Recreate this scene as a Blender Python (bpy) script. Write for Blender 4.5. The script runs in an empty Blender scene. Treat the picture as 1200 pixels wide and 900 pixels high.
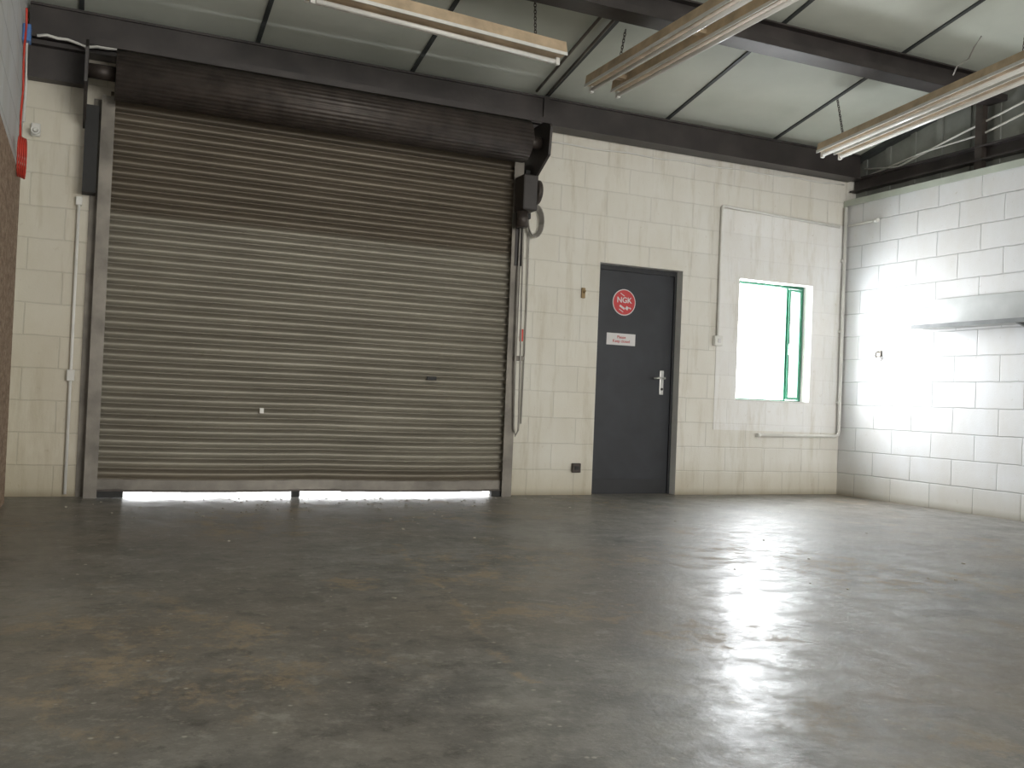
import bpy, bmesh, math, random
from mathutils import Vector, Matrix
random.seed(4)
D=bpy.data; COL=bpy.context.scene.collection
sc=bpy.context.scene
sc.view_settings.view_transform='Standard'
sc.view_settings.exposure=0.0
sc.view_settings.gamma=1.05

# ---------------------------------------------------------------- materials
class NT:
    def __init__(s,name):
        s.m=D.materials.new(name); s.m.use_nodes=True; s.t=s.m.node_tree
        s.b=s.t.nodes['Principled BSDF']
    def n(s,typ,**kw):
        nd=s.t.nodes.new(typ)
        for k,v in kw.items():
            if hasattr(nd,k) and not k.startswith('i_'): setattr(nd,k,v)
        return nd
    def l(s,a,b): s.t.links.new(a,b)
    def coord(s):
        if not hasattr(s,'_c'): s._c=s.n('ShaderNodeTexCoord')
        return s._c.outputs['Object']
    def noise(s,scale,detail=4,rough=.55,vec=None,stretch=None):
        v=vec or s.coord()
        if stretch:
            mp=s.n('ShaderNodeMapping'); mp.inputs['Scale'].default_value=stretch; s.l(v,mp.inputs[0]); v=mp.outputs[0]
        nd=s.n('ShaderNodeTexNoise'); nd.inputs['Scale'].default_value=scale; nd.inputs['Detail'].default_value=detail
        nd.inputs['Roughness'].default_value=rough; s.l(v,nd.inputs['Vector']); return nd.outputs['Fac']
    def ramp(s,f,stops):
        r=s.n('ShaderNodeValToRGB'); e=r.color_ramp.elements
        while len(e)<len(stops): e.new(.5)
        for i,(p,c) in enumerate(stops):
            e[i].position=p; e[i].color=tuple(c)[:3]+(1,) if hasattr(c,'__len__') else (c,c,c,1)
        s.l(f,r.inputs[0]); return r.outputs[0]
    def mix(s,f,a,b,mode='MIX'):
        m=s.n('ShaderNodeMix'); m.data_type='RGBA'; m.blend_type=mode
        for sock,v in ((m.inputs[0],f),(m.inputs[6],a),(m.inputs[7],b)):
            if isinstance(v,(int,float)): sock.default_value=v
            elif isinstance(v,tuple): sock.default_value=v+(1,)
            else: s.l(v,sock)
        return m.outputs[2]
    def math(s,op,a,b=0.):
        m=s.n('ShaderNodeMath'); m.operation=op
        for i,v in enumerate((a,b)):
            if isinstance(v,(int,float)): m.inputs[i].default_value=v
            else: s.l(v,m.inputs[i])
        return m.outputs[0]
    def bump(s,h,strength=.3,dist=.01,prev=None):
        b=s.n('ShaderNodeBump'); b.inputs['Strength'].default_value=strength; b.inputs['Distance'].default_value=dist
        s.l(h,b.inputs['Height'])
        if prev: s.l(prev,b.inputs['Normal'])
        return b.outputs[0]
    def set(s,col=None,rough=None,metal=None,normal=None,spec=None):
        for k,v in (('Base Color',col),('Roughness',rough),('Metallic',metal),('Normal',normal),('Specular IOR Level',spec)):
            if v is None: continue
            if isinstance(v,tuple): s.b.inputs[k].default_value=v+(1,)
            elif isinstance(v,(int,float)): s.b.inputs[k].default_value=v
            else: s.l(v,s.b.inputs[k])
        return s.m

def simple(name,col,rough=.5,metal=0.,var=.25,scale=6,bump=0.):
    t=NT(name); f=t.noise(scale,5)
    a=tuple(c*(1-var) for c in col); b=tuple(min(1,c*(1+var)) for c in col)
    nrm=t.bump(t.noise(scale*8,3),bump,.004) if bump else None
    return t.set(t.ramp(f,[(.3,a),(.7,b)]),rough,metal,nrm)

def block_mat(name,horiz,tint=(.80,.785,.74),mort=.86,bumpk=.4):
    t=NT(name)
    sep=t.n('ShaderNodeSeparateXYZ'); t.l(t.coord(),sep.inputs[0])
    cmb=t.n('ShaderNodeCombineXYZ'); t.l(sep.outputs[horiz],cmb.inputs[0]); t.l(sep.outputs['Z'],cmb.inputs[1])
    br=t.n('ShaderNodeTexBrick'); br.offset=.5; br.inputs['Scale'].default_value=1
    br.inputs['Brick Width'].default_value=.45; br.inputs['Row Height'].default_value=.222
    br.inputs['Mortar Size'].default_value=.007; br.inputs['Mortar Smooth'].default_value=.7
    nz=t.n('ShaderNodeTexNoise'); nz.inputs['Scale'].default_value=5; t.l(t.coord(),nz.inputs['Vector'])
    va=t.n('ShaderNodeVectorMath'); va.operation='MULTIPLY_ADD'; va.inputs[1].default_value=(.014,.014,.014)
    t.l(nz.outputs['Color'],va.inputs[0]); t.l(cmb.outputs[0],va.inputs[2]); t.l(va.outputs[0],br.inputs['Vector'])
    br.inputs['Color1'].default_value=tint+(1,); br.inputs['Color2'].default_value=tuple(c*.95 for c in tint)+(1,)
    br.inputs['Mortar'].default_value=tuple(c*mort for c in tint)+(1,)
    g=t.ramp(t.noise(1.3,6,.65,stretch=(1,1,.5)),[(.35,(1.,1.,1.)),(.75,(.84,.80,.73))])
    c=t.mix(1.,br.outputs['Color'],g,'MULTIPLY')
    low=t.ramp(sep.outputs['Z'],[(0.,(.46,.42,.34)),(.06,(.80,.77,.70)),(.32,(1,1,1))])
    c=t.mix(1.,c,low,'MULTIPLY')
    sp=t.ramp(t.noise(18,5,.75),[(.62,(1,1,1)),(.73,(.62,.54,.42))])
    c=t.mix(.55,c,sp,'MULTIPLY')
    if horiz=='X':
        xr=t.ramp(t.math('DIVIDE',t.math('ADD',sep.outputs['X'],7.27),7.27),[(0.,(.86,.83,.74)),(.07,(.90,.87,.80)),(.5,(.95,.935,.89)),(.8,(1,1,1))])  # warmer, dimmer light towards the left is painted into the wall colour
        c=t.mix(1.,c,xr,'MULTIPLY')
        st=t.ramp(t.noise(3.2,6,.7,stretch=(2.5,1,.35)),[(.52,(1,1,1)),(.70,(.76,.72,.64))])
        c=t.mix(.7,c,st,'MULTIPLY')
    inv=t.math('SUBTRACT',1.,br.outputs['Fac'])
    n1=t.bump(inv,bumpk,.007); n2=t.bump(t.noise(70,4,.7),.25,.004,n1)
    return t.set(c,.55,0.,n2,.4)

M={}
M['block_x']=block_mat('painted_blockwork_back','X')
M['block_y']=block_mat('painted_blockwork_side','Y',(.77,.785,.81),.70,.6)
M['skim_glow']=block_mat('painted_blockwork_skim_glow','X',(.88,.88,.88),.93,.2)  # skim coat whitened so the window's glare is painted into its colour
M['plaster']=simple('painted_reveal',(.82,.81,.78),.6,0,.06,5,.2)

def floor_mat():
    t=NT('worn_painted_concrete')
    sep=t.n('ShaderNodeSeparateXYZ'); t.l(t.coord(),sep.inputs[0]); X=sep.outputs['X']; Y=sep.outputs['Y']
    big=t.noise(.6,5,.6); mid=t.noise(2.4,9,.75); fine=t.noise(30,6,.75); m2=t.noise(6.5,8,.75); m3=t.noise(14,7,.8)
    base=t.ramp(mid,[(.32,(.080,.074,.066)),(.48,(.165,.157,.143)),(.64,(.275,.265,.245))])
    base=t.mix(t.ramp(big,[(.42,0.),(.66,.7)]),base,(.165,.132,.095))
    base=t.mix(t.ramp(m2,[(.34,.8),(.46,0.)]),base,(.058,.050,.043))
    base=t.mix(t.ramp(m2,[(.55,0.),(.66,.6)]),base,(.36,.34,.30))
    base=t.mix(t.ramp(m3,[(.30,.7),(.42,0.)]),base,(.06,.052,.045))
    base=t.mix(t.ramp(m3,[(.58,0.),(.68,.55)]),base,(.40,.37,.31))
    base=t.mix(t.ramp(fine,[(.56,0.),(.70,.5)]),base,(.36,.33,.28))
    wob=t.noise(1.7,5,.6)
    pm=t.math('MULTIPLY',t.ramp(t.noise(.8,2,.5),[(.50,0.),(.60,1.)]),t.ramp(t.noise(5,8,.8,stretch=(1,.8,1)),[(.50,0.),(.60,1.)]))
    tot=pm
    for (px,py,rx,ry) in ((-5.15,-4.08,.42,.30),(-4.75,-4.55,.35,.30),(-5.75,-3.4,.30,.22),(-3.2,-3.4,.55,.3)):
        dx=t.math('DIVIDE',t.math('SUBTRACT',X,px),rx); dy=t.math('DIVIDE',t.math('SUBTRACT',Y,py),ry)
        d=t.math('ADD',t.math('MULTIPLY',dx,dx),t.math('MULTIPLY',dy,dy))
        d=t.math('ADD',d,t.math('MULTIPLY',t.math('SUBTRACT',m2,.46),8.))
        tot=t.math('MAXIMUM',tot,t.ramp(d,[(.0,.9),(.6,0.)]))
    ln=t.math('SUBTRACT',X,t.math('ADD',t.math('MULTIPLY',Y,.153),-4.89))
    ln=t.math('ABSOLUTE',t.math('ADD',ln,t.math('MULTIPLY',t.math('SUBTRACT',wob,.5),.25)))
    lm=t.math('MULTIPLY',t.ramp(ln,[(.008,1.),(.028,0.)]),t.ramp(m2,[(.45,0.),(.55,1.)]))
    rng=t.math('MULTIPLY',t.math('GREATER_THAN',Y,-4.9),t.math('LESS_THAN',Y,-2.4))
    tot=t.math('MAXIMUM',tot,t.math('MULTIPLY',lm,rng))
    base=t.mix(t.math('MULTIPLY',tot,.6),base,(.38,.285,.18))
    vo=t.n('ShaderNodeTexVoronoi'); vo.inputs['Scale'].default_value=11; t.l(t.coord(),vo.inputs['Vector'])
    fl=t.ramp(vo.outputs['Distance'],[(.04,1.),(.09,0.)])
    base=t.mix(t.math('MULTIPLY',fl,.6),base,(.55,.51,.43))
    rough=t.math('ADD',t.ramp(m2,[(.3,.46),(.7,.64)]),t.math('MULTIPLY',tot,.15))
    n=t.bump(t.noise(3.5,6,.6),.18,.015); n=t.bump(m2,.3,.006,n); n=t.bump(fine,.5,.004,n)
    t.set(base,rough,0.,n,.40)
    cw=t.math('MULTIPLY',t.math('SUBTRACT',1.,tot),t.ramp(m2,[(.36,.42),(.62,.06)]))
    t.l(cw,t.b.inputs['Coat Weight']); t.b.inputs['Coat Roughness'].default_value=.25
    t.l(t.bump(m3,.15,.004,t.bump(m2,.2,.006,t.bump(t.noise(3.5,6,.6),.12,.012))),t.b.inputs['Coat Normal'])
    return t.m
M['floor']=floor_mat()

def ceil_mat():
    t=NT('roof_liner_panel')
    c=t.ramp(t.noise(.9,5,.6),[(.3,(.47,.50,.44)),(.7,(.61,.63,.56))])
    return t.set(c,.65,0.,t.bump(t.noise(2.5,2),.15,.03))
M['ceil']=ceil_mat()
M['seam']=simple('ceiling_joint_strip',(.045,.05,.05),.6)
M['steel']=simple('dark_painted_steel',(.034,.028,.027),.45,.1,.4,4,.2)
M['steel2']=simple('dirty_steel',(.055,.044,.038),.5,.3,.4,9,.2)
M['guide']=simple('galvanised_guide',(.16,.145,.125),.45,.5,.35,5,.2)
M['clad']=simple('grey_cladding',(.22,.23,.21),.6,0,.3,3,.1)
M['ledge']=simple('pale_green_ledge',(.46,.50,.43),.5,0,.12,4)
M['white']=simple('white_plastic',(.75,.74,.70),.4,0,.08,8)
M['batten']=simple('aged_cream_batten',(.55,.42,.28),.55,0,.25,7,.1)
M['tube']=simple('fluorescent_tube_glass',(.85,.84,.80),.2,0,.04,8)
M['door']=simple('charcoal_door_paint',(.019,.021,.027),.42,0,.25,5,.1)
M['frame']=simple('door_frame_paint',(.014,.015,.018),.5,0,.2,6)
M['red']=simple('red_sticker',(.55,.04,.045),.4,0,.05,6)
M['redtxt']=simple('red_print',(.5,.10,.10),.5,0,.05)
M['signwhite']=simple('white_sticker',(.68,.66,.66),.45,0,.04)
M['chrome']=simple('brushed_metal',(.62,.62,.60),.28,.9,.1)
M['green']=simple('green_window_paint',(.022,.15,.085),.5,0,.2,6)
M['shelf']=simple('grey_steel_shelf',(.40,.41,.40),.45,.2,.12,5)
M['shelfd']=simple('shelf_underside',(.19,.20,.20),.5,.2,.2,5)
M['rope']=simple('grey_cable',(.33,.31,.28),.7,0,.2,10)
M['redcable']=simple('red_cable',(.6,.05,.03),.5,0,.1)
M['blue']=simple('blue_plastic',(.08,.2,.5),.4)
M['ochre']=simple('ochre_stain',(.33,.23,.11),.7)
M['rubber']=simple('black_rubber',(.02,.02,.02),.7)
M['debris']=simple('pale_debris',(.42,.38,.31),.8,0,.4,20)
M['outside']=simple('outside_concrete',(.6,.59,.57),.8)
def osb():
    t=NT('osb_board')
    c=t.ramp(t.noise(14,6,.75,stretch=(1,1,2.4)),[(.35,(.16,.10,.07)),(.5,(.34,.23,.16)),(.68,(.52,.41,.31))])
    return t.set(c,.7,0.,t.bump(t.noise(25,4),.4,.006))
M['osb']=osb()
def shutter():
    t=NT('galvanised_shutter_slats')
    sep=t.n('ShaderNodeSeparateXYZ'); t.l(t.coord(),sep.inputs[0])
    a=t.ramp(t.noise(1.8,6,.7,stretch=(.5,1,4)),[(.28,(.185,.168,.135)),(.72,(.305,.282,.232))])
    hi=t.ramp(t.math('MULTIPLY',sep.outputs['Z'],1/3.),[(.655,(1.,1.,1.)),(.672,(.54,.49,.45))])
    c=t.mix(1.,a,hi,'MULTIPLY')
    lo=t.ramp(sep.outputs['Z'],[(0.05,(.45,.37,.30)),(.28,(1,1,1))])
    c=t.mix(1.,c,lo,'MULTIPLY')
    sp=t.ramp(t.noise(16,6,.75),[(.6,(1,1,1)),(.75,(.55,.45,.33))])
    c=t.mix(.6,c,sp,'MULTIPLY')
    return t.set(c,.46,.35,t.bump(t.noise(40,3),.1,.003))
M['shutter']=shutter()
def glass():
    t=NT('window_glass'); t.t.nodes.remove(t.b)
    o=t.t.nodes['Material Output']; tr=t.n('ShaderNodeBsdfTransparent'); gl=t.n('ShaderNodeBsdfGlossy'); gl.inputs['Roughness'].default_value=.05
    mx=t.n('ShaderNodeMixShader'); mx.inputs[0].default_value=.06; t.l(tr.outputs[0],mx.inputs[1]); t.l(gl.outputs[0],mx.inputs[2]); t.l(mx.outputs[0],o.inputs[0])
    return t.m
M['glass']=glass()

# ---------------------------------------------------------------- mesh builder
class B:
    def __init__(s,name): s.name=name; s.bm=bmesh.new(); s.mats=[]
    def mi(s,k):
        if k not in s.mats: s.mats.append(k)
        return s.mats.index(k)
    def _tag(s,faces,k,smooth=False):
        i=s.mi(k)
        for f in faces: f.material_index=i; f.smooth=smooth
    def box(s,x0,x1,y0,y1,z0,z1,k,bev=0.,mat=None):
        r=bmesh.ops.create_cube(s.bm,size=1)
        vs=r['verts']
        for v in vs: v.co=Vector(((x0+x1)/2+v.co.x*(x1-x0),(y0+y1)/2+v.co.y*(y1-y0),(z0+z1)/2+v.co.z*(z1-z0)))
        fs=set(f for v in vs for f in v.link_faces)
        if bev>0:
            es=set(e for f in fs for e in f.edges)
            rr=bmesh.ops.bevel(s.bm,geom=list(es),offset=bev,segments=2,affect='EDGES',profile=.5)
            fs=set(rr['faces'])|set(f for f in fs if f.is_valid)
            vs=list(set(v for f in fs for v in f.verts))
            fs=set(f for v in vs for f in v.link_faces)
        if mat is not None:
            for v in vs: v.co=mat@v.co
        s._tag(fs,k); return vs
    def prism(s,pts,axis,a,b,k,smooth=False):
        def P(p,t):
            return {'x':(t,p[0],p[1]),'y':(p[0],t,p[1]),'z':(p[0],p[1],t)}[axis]
        A=[s.bm.verts.new(P(p,a)) for p in pts]; Bv=[s.bm.verts.new(P(p,b)) for p in pts]
        n=len(pts); fs=[s.bm.faces.new((A[i],A[(i+1)%n],Bv[(i+1)%n],Bv[i])) for i in range(n)]
        s._tag(fs,k,smooth); c=[s.bm.faces.new(A),s.bm.faces.new(Bv)]; s._tag(c,k)
    def cyl(s,p0,p1,r,k,seg=16,r2=None):
        p0=Vector(p0);p1=Vector(p1); d=p1-p0; r2=r if r2 is None else r2
        q=d.to_track_quat('Z','Y').to_matrix()
        A=[];C=[]
        for i in range(seg):
            a=2*math.pi*i/seg; o=q@Vector((math.cos(a),math.sin(a),0))
            A.append(s.bm.verts.new(p0+o*r)); C.append(s.bm.verts.new(p1+o*r2))
        fs=[s.bm.faces.new((A[i],A[(i+1)%seg],C[(i+1)%seg],C[i])) for i in range(seg)]
        s._tag(fs,k,True); s._tag([s.bm.faces.new(A[::-1]),s.bm.faces.new(C)],k)
    def tube(s,pts,r,k,seg=8,closed=False):
        pts=[Vector(p) for p in pts]; rings=[]; n=len(pts)
        for i,p in enumerate(pts):
            a=pts[(i-1)%n] if (closed or i>0) else p; b=pts[(i+1)%n] if (closed or i<n-1) else p
            d=(b-a).normalized(); q=d.to_track_quat('Z','Y').to_matrix()
            rings.append([s.bm.verts.new(p+q@Vector((math.cos(2*math.pi*j/seg)*r,math.sin(2*math.pi*j/seg)*r,0))) for j in range(seg)])
        fs=[]
        for i in range(n if closed else n-1):
            R0=rings[i];R1=rings[(i+1)%n]
            off=min(range(seg),key=lambda o:(R0[0].co-R1[o].co).length)
            for j in range(seg): fs.append(s.bm.faces.new((R0[j],R0[(j+1)%seg],R1[(j+1+off)%seg],R1[(j+off)%seg])))
        if not closed: fs.append(s.bm.faces.new(rings[0][::-1])); fs.append(s.bm.faces.new(rings[-1]))
        s._tag(fs,k,True)
    def done(s,matrix=None,origin=None):
        bmesh.ops.recalc_face_normals(s.bm,faces=s.bm.faces[:])
        me=D.meshes.new(s.name)
        if matrix is not None: s.bm.transform(matrix)
        s.bm.to_mesh(me); s.bm.free()
        for k in s.mats: me.materials.append(M[k])
        o=D.objects.new(s.name,me); COL.objects.link(o); return o

def chain(b,p0,p1,k,link=.03,r=.003):
    p0=Vector(p0);p1=Vector(p1); L=(p1-p0).length; n=max(2,int(L/(link*.75))); d=(p1-p0).normalized()
    q=d.to_track_quat('Z','Y').to_matrix()
    for i in range(n):
        c=p0+d*(L*(i+.5)/n); pts=[]
        for j in range(10):
            a=2*math.pi*j/10; v=Vector((math.cos(a)*link*.3,0,math.sin(a)*link*.55))
            if i%2: v=Vector((0,v.x,v.z))
            pts.append(c+q@v)
        b.tube(pts,r,k,5,True)

def text(body,size,k,loc,rot,name,parent=None,extr=.0008):
    cu=D.curves.new(name,'FONT'); cu.body=body; cu.size=size; cu.extrude=extr; cu.align_x='CENTER'; cu.align_y='CENTER'; cu.offset=size*.018
    o=D.objects.new(name,cu); COL.objects.link(o); cu.materials.append(M[k]); o.location=loc; o.rotation_euler=rot
    if parent: o.parent=parent
    return o

# ---------------------------------------------------------------- room shell
XL=-7.27; YB=-13.5; YR=-6.9; SL=.2126; Z0=3.32
def cz(y): return Z0-SL*y if y>YR else Z0-SL*YR-SL*(YR-y)
b=B('floor'); b.box(XL-.2,.2,YB-.2,.2,-.15,0,'floor'); b.done()
b=B('ground_outside'); b.box(-14,6,.2,14,-.2,-.012,'outside'); b.done()
def wall_with_holes(name,x0,x1,z0,z1,y0,y1,holes,k):
    b=B(name); xs=sorted({x0,x1,*[h[0] for h in holes],*[h[1] for h in holes]}); zs=sorted({z0,z1,*[h[2] for h in holes],*[h[3] for h in holes]})
    V={}
    def gv(x,y,z):
        if (x,y,z) not in V: V[(x,y,z)]=b.bm.verts.new((x,y,z))
        return V[(x,y,z)]
    def solid(i,j):
        if i<0 or j<0 or i>=len(xs)-1 or j>=len(zs)-1: return False
        cx=(xs[i]+xs[i+1])/2; czz=(zs[j]+zs[j+1])/2
        return not any(h[0]<cx<h[1] and h[2]<czz<h[3] for h in holes)
    for i in range(len(xs)-1):
        for j in range(len(zs)-1):
            if not solid(i,j): continue
            a,c,d,e=xs[i],xs[i+1],zs[j],zs[j+1]
            b._tag([b.bm.faces.new((gv(a,y0,d),gv(c,y0,d),gv(c,y0,e),gv(a,y0,e)))],k)
            b._tag([b.bm.faces.new((gv(a,y1,d),gv(a,y1,e),gv(c,y1,e),gv(c,y1,d)))],k)
            for ni,nj,q in ((i-1,j,((a,y0,d),(a,y0,e),(a,y1,e),(a,y1,d))),(i+1,j,((c,y0,d),(c,y1,d),(c,y1,e),(c,y0,e))),
                            (i,j-1,((a,y0,d),(a,y1,d),(c,y1,d),(c,y0,d))),(i,j+1,((a,y0,e),(c,y0,e),(c,y1,e),(a,y1,e)))):
                if not solid(ni,nj): b._tag([b.bm.faces.new([gv(*p) for p in q])],'plaster')
    return b.done()
SX0,SX1=-6.70,-3.66
wall_with_holes('wall_back',XL-.2,.2,0,3.36,0,.2,[(SX0,SX1,0,2.75),(-2.75,-1.89,0,2.03),(-1.26,-.39,.88,2.02)],'block_x')
wall_with_holes('trim_3',-1.50,-.003,.60,2.65,-.006,-.0005,[(-1.26,-.39,.88,2.02)],'skim_glow')
b=B('wall_right'); b.box(0,.2,YB,0,0,2.87,'block_y')
b.prism([(0,2.87),(0,cz(0)+.02),(YR,cz(YR)+.02),(YB,cz(YB)+.02),(YB,2.87)],'x',.12,.2,'clad')
for i in range(40):
    y=-.12-i*.3
    b.box(.105,.125,y-.03,y+.03,2.9,cz(y)-.04,'clad')
b.done()
b=B('trim_1'); b.box(-.035,.12,YB+.01,-.005,2.87,2.895,'ledge'); b.box(-.035,-.028,YB+.01,-.005,2.835,2.87,'ledge'); b.done()
b=B('side_rail_beam')
b.box(.02,.11,-10,-.02,3.10,3.115,'steel'); b.box(.02,.11,-10,-.02,2.985,3.0,'steel'); b.box(.085,.10,-10,-.02,3.0,3.10,'steel')
for y in (-1.5,-4,-6.5): b.box(.03,.09,y-.035,y+.035,2.895,cz(y)-.05,'steel2')
b.tube([(.08,-.15,3.2),(.06,-.6,3.13),(.07,-1.1,3.24),(.08,-1.7,3.36),(.08,-2.4,3.5)],.009,'white',6)
b.tube([(.09,-.2,3.13),(.06,-.9,3.2),(.07,-1.5,3.22),(.08,-2.4,3.4)],.009,'white',6)
b.done()
b=B('wall_left'); b.prism([(0,0),(0,cz(0)+.02),(YR,cz(YR)+.02),(YB,cz(YB)+.02),(YB,0)],'x',XL-.2,XL,'block_y'); b.done()
b=B('wall_rear'); b.box(XL-.2,.2,YB-.2,YB,0,cz(YB)+.02,'block_x'); b.done()
b=B('ceiling')
b.prism([(.3,cz(.3)),(YR,cz(YR)),(YB-.2,cz(YB-.2)),(YB-.2,cz(YB-.2)+.12),(YR,cz(YR)+.12),(.3,cz(.3)+.12)],'x',XL-.3,.3,'ceil'); b.done()
b=B('trim_2')
for x in (-6.94,-5.76,-4.57,-3.39,-2.20,-1.01):
    b.prism([(-.02,cz(-.02)-.012),(YR,cz(YR)-.012),(YR,cz(YR)+.002),(-.02,cz(-.02)+.002)],'x',x-.016,x+.016,'seam')
b.prism([(-.02,cz(-.02)-.05),(YR,cz(YR)-.05),(YR,cz(YR)+.002),(-.02,cz(-.02)+.002)],'x',.05,.12,'seam')
b.done()
b=B('eaves_steel_beam')
z0,z1=3.085,3.315
b.box(XL+.02,-.01,-.20,-.02,z1-.016,z1,'steel'); b.box(XL+.02,-.01,-.20,-.02,z0,z0+.016,'steel'); b.box(XL+.02,-.01,-.185,-.17,z0+.016,z1-.016,'steel')
b.box(-3.45,-3.40,-.205,-.185,z0-.03,z1,'steel')
b.done()
def purlin(y,h):
    b=B('roof_purlin_beam'); zt=cz(y)-.004
    b.box(XL+.02,.10,y-.11,y+.07,zt-h,zt-h+.014,'steel'); b.box(XL+.02,.10,y-.05,y-.035,zt-h+.014,zt-.016,'steel'); b.box(XL+.02,.10,y-.11,y+.07,zt-.030,zt-.018,'steel')
    b.box(XL+.02,.10,y-.115,y-.105,zt-h,zt-h+.05,'steel'); b.done()
purlin(-1.60,.20); purlin(-3.9,.20)
b=B('hanging_cable')
b.tube([(-.62,-2.05,3.745),(-.66,-2.02,3.66),(-.63,-1.95,3.60),(-.70,-1.90,3.54),(-.68,-1.85,3.49)],.006,'rope',6)
b.done()
b=B('ceiling_conduit')
for dx in (-3.44,-3.55):
    b.tube([(dx+.02,-.22,cz(-.22)-.03),(dx,-1.47,cz(-1.47)-.03)],.012,'guide')
b.done()

# ---------------------------------------------------------------- roller shutter
b=B('roller_shutter_door')
pitch=.075; zt=2.80; zb0=.128
n=int((zt-zb0)/pitch)+1
x0,x1=-6.73,-3.63
NS=10; NX=16
def sag(x,z):
    u=(x-x0)/(x1-x0); k=max(0,1-z/1.5)
    return -.010*k*abs(math.sin(2*math.pi*u)) 
for i in range(n):
    z=zb0+i*pitch; prof=[]
    for j in range(NS+1):
        t=j/NS; prof.append((-.085+.022*math.sin(math.pi*t)**.8, z+.018+t*(pitch-.018)))
    roll=[]
    for j in range(7):
        t=j/6; roll.append((-.085-.010*math.sin(math.pi*t), z+.018*t))
    prof=roll+prof[1:]
    grid=[]
    for y,zz in prof:
        grid.append([b.bm.verts.new((x0+(x1-x0)*q/NX,y,zz+sag(x0+(x1-x0)*q/NX,zz))) for q in range(NX+1)])
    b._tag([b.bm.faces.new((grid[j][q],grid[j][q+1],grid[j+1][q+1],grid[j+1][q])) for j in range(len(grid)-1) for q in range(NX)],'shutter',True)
for q in range(NX):
    xa,xb=x0+(x1-x0)*q/NX,x0+(x1-x0)*(q+1)/NX; s0=sag((xa+xb)/2,.05)
    b.box(xa,xb,-.092,-.078,.054+s0,.132+s0,'guide'); b.box(xa,xb,-.115,-.055,.048+s0,.060+s0,'steel2')
b.box(x0,-6.53,-.105,-.065,.002,.050,'rubber'); b.box(-5.36,-5.30,-.105,-.065,.002,.050,'rubber'); b.box(-3.74,x1,-.105,-.065,.002,.050,'rubber')
for xa,s in ((-6.70,-1),(-3.66,1)):
    xo=xa+s*.085
    lo,hi=min(xa,xo),max(xa,xo)
    b.box(lo,hi,-.135,-.128,0,2.78,'guide'); b.box(lo,hi,-.035,-.028,0,2.78,'guide')
    b.box(min(xo,xo-s*.008),max(xo,xo-s*.008),-.128,-.035,0,2.78,'guide')
    b.box(min(xo,xo+s*.05),max(xo,xo+s*.05),-.012,-.004,0,2.78,'guide')
zc,yc,rr=2.885,-.30,.165
N=34
ring=[]
for i in range(N*4):
    a=2*math.pi*i/(N*4); bumpy=.006*abs(math.sin(N*a/2/1.0))
    ring.append((yc+(rr+bumpy)*math.cos(a),zc+(rr+bumpy)*math.sin(a)))
b.prism(ring,'x',x0+.02,x1-.02,'steel2',True)
for xa,xb in ((-6.90,-6.88),(-3.52,-3.50)):
    b.prism([(-.012,2.56),(-.20,2.60),(-.47,2.76),(-.49,2.98),(-.44,3.045),(-.012,3.045)],'x',xa,xb,'steel')
b.cyl((-6.88,yc,zc),(x0+.02,yc,zc),.05,'steel2'); b.cyl((x1-.02,yc,zc),(-3.52,yc,zc),.05,'steel2')
b.box(-6.885,-6.80,-.14,-.004,2.1,2.7,'rubber'); b.box(-3.56,-3.50,-.14,-.004,2.3,2.7,'rubber')
b.box(-6.88,-3.52,-.50,-.49,3.0,3.045,'steel')
b.box(XL+.02,-6.90,-.10,-.004,2.84,3.075,'steel'); b.box(XL+.02,-3.4,-.16,-.004,3.05,3.08,'steel')
b.box(-4.33,-4.25,-.10,-.088,.925,.955,'rubber',.003)
b.box(-5.62,-5.59,-.10,-.09,.62,.66,'white',.003)  # white block stands in for daylight through a small slat hole
RS=b.done()
b=B('chain_hoist')
b.box(-3.66,-3.53,-.33,-.15,2.33,2.62,'steel',.012); b.cyl((-3.53,-.24,2.5),(-3.49,-.24,2.5),.10,'steel2',24)
b.cyl((-3.62,-.24,2.33),(-3.62,-.24,2.20),.045,'steel2')
b.box(-3.63,-3.56,-.145,-.136,1.9,2.35,'steel')
b.tube([(-3.575,-.16,2.3),(-3.57,-.17,1.7),(-3.555,-.17,1.0),(-3.545,-.16,.55),(-3.565,-.15,.50),(-3.585,-.16,.56),(-3.60,-.165,1.0),(-3.605,-.165,1.7),(-3.60,-.16,2.3)],.008,'rope',6)
b.box(-3.61,-3.52,-.16,-.136,1.12,1.16,'guide',.004); b.box(-3.56,-3.535,-.165,-.136,1.28,1.38,'redcable',.004)
b.done().parent=RS
b=B('coiled_cable')
for k in range(5):
    pts=[(-3.42+(.055+.004*k)*math.cos(a),-.03-.012*k,2.30+(.11+.006*k)*math.sin(a)) for a in [2*math.pi*i/22 for i in range(22)]]
    b.tube(pts,.006,'rope',6,True)
b.tube([(-3.42,-.03,2.42),(-3.425,-.03,2.6),(-3.42,-.02,2.75)],.006,'rope'); b.tube([(-3.46,-.03,2.22),(-3.45,-.02,1.6),(-3.46,-.02,.6)],.006,'rope')
b.done()
b=B('beam_cable')
pts=[]
for i in range(60):
    t=i/59; x=-7.2+t*(3.62); pts.append((x,-.215,3.085-.03*t+.012*math.sin(i*.9)+.006*math.sin(i*2.3)))
b.tube(pts,.010,'white',6); b.done()
b=B('wall_cable')
pts=[(-3.3+i*(3.25/30),-.014,3.0+.05*i/30+.006*math.sin(i*1.1)) for i in range(31)]
b.tube(pts,.007,'white',6); b.done()

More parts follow.
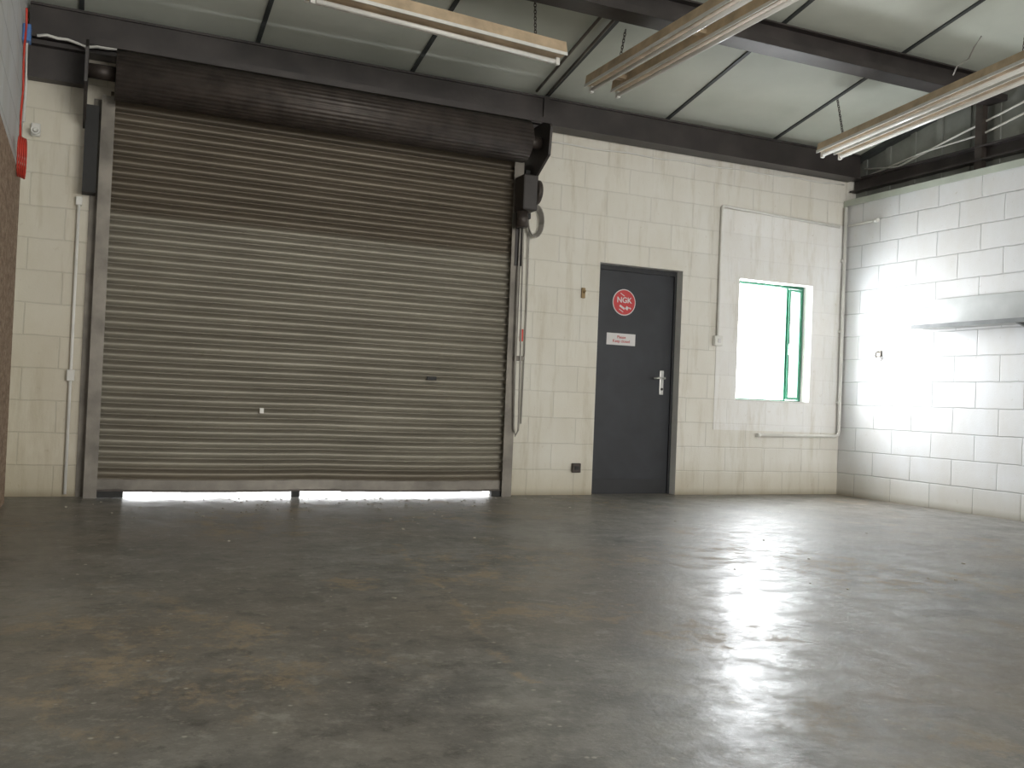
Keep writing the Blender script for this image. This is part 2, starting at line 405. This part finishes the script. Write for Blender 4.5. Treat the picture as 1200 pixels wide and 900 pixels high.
# ---------------------------------------------------------------- door
b=B('door_1')
b.box(-2.72,-1.915,.105,.15,.008,1.985,'door',.002)
b.box(-2.748,-2.72,.09,.17,0,2.028,'frame'); b.box(-1.915,-1.892,.09,.17,0,2.028,'frame'); b.box(-2.72,-1.915,.09,.17,1.987,2.028,'frame')
b.box(-2.72,-1.915,.10,.17,0,.012,'frame')
b.box(-2.03,-1.99,.097,.105,.90,1.12,'chrome',.003)
b.cyl((-2.01,.097,1.05),(-2.01,.05,1.05),.010,'chrome'); b.tube([(-2.01,.055,1.05),(-2.05,.05,1.05),(-2.12,.055,1.045)],.009,'chrome')
b.cyl((-2.01,.097,.95),(-2.01,.09,.95),.012,'steel')
for z in (.25,1.0,1.8): b.cyl((-2.722,.10,z-.05),(-2.722,.10,z+.05),.008,'steel2',10)
b.box(-2.71,-1.93,.10,.106,.01,.13,'frame')
b.done()
b=B('round_sticker'); cx,cyz=-2.435,1.71
b.cyl((cx,.1045,cyz),(cx,.102,cyz),.118,'signwhite',40); b.cyl((cx,.1018,cyz),(cx,.1002,cyz),.110,'red',40)
for i,(w,h,dx,dz) in enumerate(((.06,.018,-.02,-.045),(.028,.03,.03,-.05),(.02,.012,.062,-.05),(.05,.006,-.03,-.075),(.05,.006,-.02,.068))):
    mt=Matrix.Translation((cx+dx,.0995,cyz+dz))@Matrix.Rotation(math.radians(30),4,'Y')
    b.box(-w/2,w/2,-.0004,.0004,-h/2,h/2,'signwhite',0,mt)
st=b.done(); text('NGK',.070,'signwhite',(cx,.0995,cyz+.018),(math.pi/2,0,0),'lettering',st)
b=B('door_notice_sign'); b.box(-2.60,-2.305,.1015,.1045,1.325,1.43,'signwhite',.001); ns=b.done()
text('Please\nKeep closed',.036,'redtxt',(-2.45,.1008,1.378),(math.pi/2,0,0),'lettering',ns)

# ---------------------------------------------------------------- window
b=B('window_1')
a0,a1,c0,c1=-1.258,-.392,.882,2.018
def frame(x0,x1,z0,z1,w,y0,y1,k):
    b.box(x0,x0+w,y0,y1,z0,z1,k,.003); b.box(x1-w,x1,y0,y1,z0,z1,k,.003)
    b.box(x0+w,x1-w,y0,y1,z0,z0+w,k,.003); b.box(x0+w,x1-w,y0,y1,z1-w,z1,k,.003)
frame(a0,a1,c0,c1,.022,.12,.18,'green')
frame(-.575,-.42,c0+.03,c1-.03,.022,.105,.165,'green')
b.box(-.595,-.575,.125,.175,c0+.022,c1-.022,'green')
b.box(a0+.022,-.595,.145,.150,c0+.022,c1-.022,'glass'); b.box(-.553,-.442,.14,.145,c0+.052,c1-.052,'glass')
b.box(-.57,-.558,.085,.105,1.35,1.45,'chrome',.003)
b.done()
b=B('window_sill_1'); b.box(a0+.002,a1-.002,-.012,.118,.882,.893,'plaster'); b.done()

# ---------------------------------------------------------------- conduits, switches, small wall items
b=B('light_switch_conduit')
b.tube([(-1.50,-.022,1.46),(-1.50,-.022,2.655),(-1.49,-.022,2.67),(-1.47,-.022,2.672),(-.09,-.022,2.63)],.012,'white',8)
b.box(-1.545,-1.455,-.050,-.007,1.375,1.465,'white',.006); b.box(-1.515,-1.485,-.057,-.050,1.40,1.44,'signwhite',.003)
b.done()
b=B('corner_pipe')
b.tube([(-.035,-.04,2.83),(-.035,-.04,.62),(-.045,-.04,.585),(-.075,-.04,.572),(-.99,-.04,.56)],.016,'white',10)
b.cyl((-1.02,-.04,.56),(-.99,-.04,.56),.02,'white')
for z in (.9,1.6,2.3): b.box(-.06,-.012,-.042,-.007,z-.012,z+.012,'white')
b.tube([(-.03,-.08,2.64),(-.03,-.42,2.64)],.012,'white')
b.cyl((-.03,-.42,2.64),(-.03,-.46,2.64),.018,'white')
b.done()
b=B('vertical_pipe'); b.tube([(-6.90,-.03,.02),(-6.90,-.03,1.2),(-6.90,-.03,2.05)],.010,'white'); b.box(-6.925,-6.875,-.05,-.005,.80,.88,'white',.006)
b.box(-6.92,-6.88,-.045,-.005,2.02,2.08,'white',.005); b.done()
b=B('power_socket'); b.box(-2.96,-2.88,-.035,-.002,.195,.275,'steel2',.006); b.box(-2.94,-2.90,-.04,-.034,.22,.25,'rubber',.002); b.done()
b=B('small_bracket'); b.box(-2.93,-2.895,-.02,-.002,1.70,1.79,'ochre',.004); b.cyl((-2.912,-.02,1.75),(-2.912,-.05,1.76),.008,'ochre'); b.done()
b=B('motion_sensor'); b.cyl((-7.19,-.03,2.50),(-7.19,-.08,2.49),.028,'white',18); b.box(-7.22,-7.16,-.03,-.002,2.46,2.55,'white',.008); b.cyl((-7.19,-.08,2.49),(-7.19,-.09,2.49),.018,'white',18,.008); b.done()
b=B('metal_hook'); b.box(-.012,-.001,-.53,-.47,1.345,1.40,'guide',.003); b.tube([(-.012,-.5,1.39),(-.045,-.5,1.38),(-.05,-.5,1.35),(-.03,-.5,1.335)],.006,'guide'); b.tube([(-.012,-.52,1.34),(-.02,-.56,1.32),(-.015,-.53,1.30)],.005,'guide'); b.done()
b=B('wall_shelf')
b.box(-.24,-.003,-4.2,-1.10,1.565,1.585,'shelf',.003); b.box(-.245,-.238,-4.2,-1.10,1.555,1.59,'shelfd')
b.box(-.02,-.003,-4.2,-1.12,1.585,1.83,'shelf',.003)
for y in (-2.1,-3.1,-4.0):
    b.prism([(-.003,1.565),(-.22,1.565),(-.003,1.50)],'y',y-.01,y+.01,'shelfd')
b.done()
b=B('osb_board'); b.box(XL+.002,XL+.022,-3.0,-.34,.0,2.10,'osb'); b.done()
b=B('red_cable')
pts=[(XL+.03,-.66+.04*math.sin(i*.8),3.1-i*.05) for i in range(18)]
b.tube(pts,.007,'redcable',6)
for k in range(4):
    b.tube([(XL+.035+.01*k,-.78+.10*math.cos(a)+.02*k,2.15+.12*math.sin(a)) for a in [2*math.pi*i/20 for i in range(20)]],.006,'redcable',6,True)
b.done()
b=B('blue_junction_box'); b.box(XL+.002,XL+.05,-.50,-.41,2.95,3.06,'blue',.006); b.tube([(XL+.03,-.45,2.95),(XL+.03,-.40,2.7),(XL+.03,-.42,2.45)],.008,'white'); b.done()

# ---------------------------------------------------------------- hanging batten lights
def batten(L,gap,chains,matrix,w=.085,h=.07):
    b=B('batten_light')
    for s in ((-1,1) if gap else (0,)):
        c=s*gap
        b.prism([(c-w/2,0.0),(c+w/2,0.0),(c+w*.40,h),(c-w*.40,h)],'y',-L/2,L/2,'batten')
        b.box(c-w/2-.004,c-w/2+.004,-L/2,L/2,-.012,.01,'white'); b.box(c+w/2-.004,c+w/2+.004,-L/2,L/2,-.012,.01,'white')
        b.cyl((c,-L/2+.04,-.03),(c,L/2-.04,-.03),.016,'tube',16)
        for e in (-1,1):
            b.box(c-.014,c+.014,e*(L/2-.02)-.016,e*(L/2-.02)+.016,-.052,.0,'white',.004)
    if gap:
        for e in (-.42,0,.42): b.box(-gap,gap,e*L-.03,e*L+.03,.03,.06,'batten')
    for cy,dz,dy in chains:
        chain(b,(0,cy,.06),(0,cy+dy,.06+dz),'steel2')
    return b.done(matrix)
T=Matrix.Translation; Rz=lambda a:Matrix.Rotation(math.radians(a),4,'Z')
batten(1.8,0,[(-.7,.35,.02),(.7,.34,-.02)],T((-4.78,-1.44,3.19))@Rz(-90+6),.20,.09)
batten(2.4,.115,[(1.0,.30,-.1),(-1.0,.68,.1)],T((-3.28,-2.10,3.20)),.10,.08)
batten(2.4,.085,[(1.0,.40,.12),(-1.0,.8,-.1)],T((-1.17,-2.0,3.06))@Rz(-10),.10,.07)

# ---------------------------------------------------------------- floor debris
b=B('floor_debris')
for i in range(150):
    if i<110: x=random.gauss(-5.0,.8); y=-abs(random.gauss(.1,.55))-.15
    else: x=random.uniform(-7,-.4); y=random.uniform(-4.0,-.2)
    x=min(max(x,-7.15),-.15); s=random.uniform(.003,.009); a=random.uniform(0,6)
    b.box(-s,s,-s*.6,s*.6,0.0005,.001+s*.35,'debris',0,T((x,y,0))@Rz(math.degrees(a)))
b.done()

# ---------------------------------------------------------------- light
def area(name,loc,target,sx,sy,e,col):
    l=D.lights.new(name,'AREA'); l.shape='RECTANGLE'; l.size=sx; l.size_y=sy; l.energy=e; l.color=col
    o=D.objects.new(name,l); COL.objects.link(o); o.location=loc
    o.rotation_euler=(Vector(target)-Vector(loc)).to_track_quat('-Z','Y').to_euler(); return o
area('daylight_window',(-.825,.42,1.5),(-1.1,-2,1.2),1.2,1.3,210,(.93,.965,1.))
area('daylight_outside',(-1.9,1.3,1.8),(0,-.45,1.25),1.7,1.4,30,(.95,.975,1.))
area('daylight_under_shutter',(-5.2,1.2,.55),(-5.2,-.6,0),3.2,.8,70,(.97,.985,1))
area('rear_fill_lamp',(-2.6,YB+.3,2.2),(-3.0,0,2.2),5,3.2,580,(1,.975,.925))  # added fill lamp behind the camera; the rear wall has no opening
w=D.worlds.new('World'); sc.world=w; w.use_nodes=True; bg=w.node_tree.nodes['Background']; bg.inputs[0].default_value=(.98,.99,1,1); bg.inputs[1].default_value=6.0

# ---------------------------------------------------------------- camera
yaw,pi_,ro,f=.4198,.0185,.0406,1121.14
wv=Vector((math.sin(yaw)*math.cos(pi_),math.cos(yaw)*math.cos(pi_),math.sin(pi_)))
r=Vector((math.cos(yaw),-math.sin(yaw),0)); u=r.cross(wv)
r2=math.cos(ro)*r+math.sin(ro)*u; u2=-math.sin(ro)*r+math.cos(ro)*u
cd=D.cameras.new('camera'); cd.lens=f/1200*36; cd.sensor_width=36; cd.clip_start=.02
cam=D.objects.new('camera',cd); COL.objects.link(cam)
m=Matrix((r2,u2,-wv)).transposed().to_4x4(); m.translation=Vector((-6.8086,-7.3083,.7812)); cam.matrix_world=m
sc.camera=cam
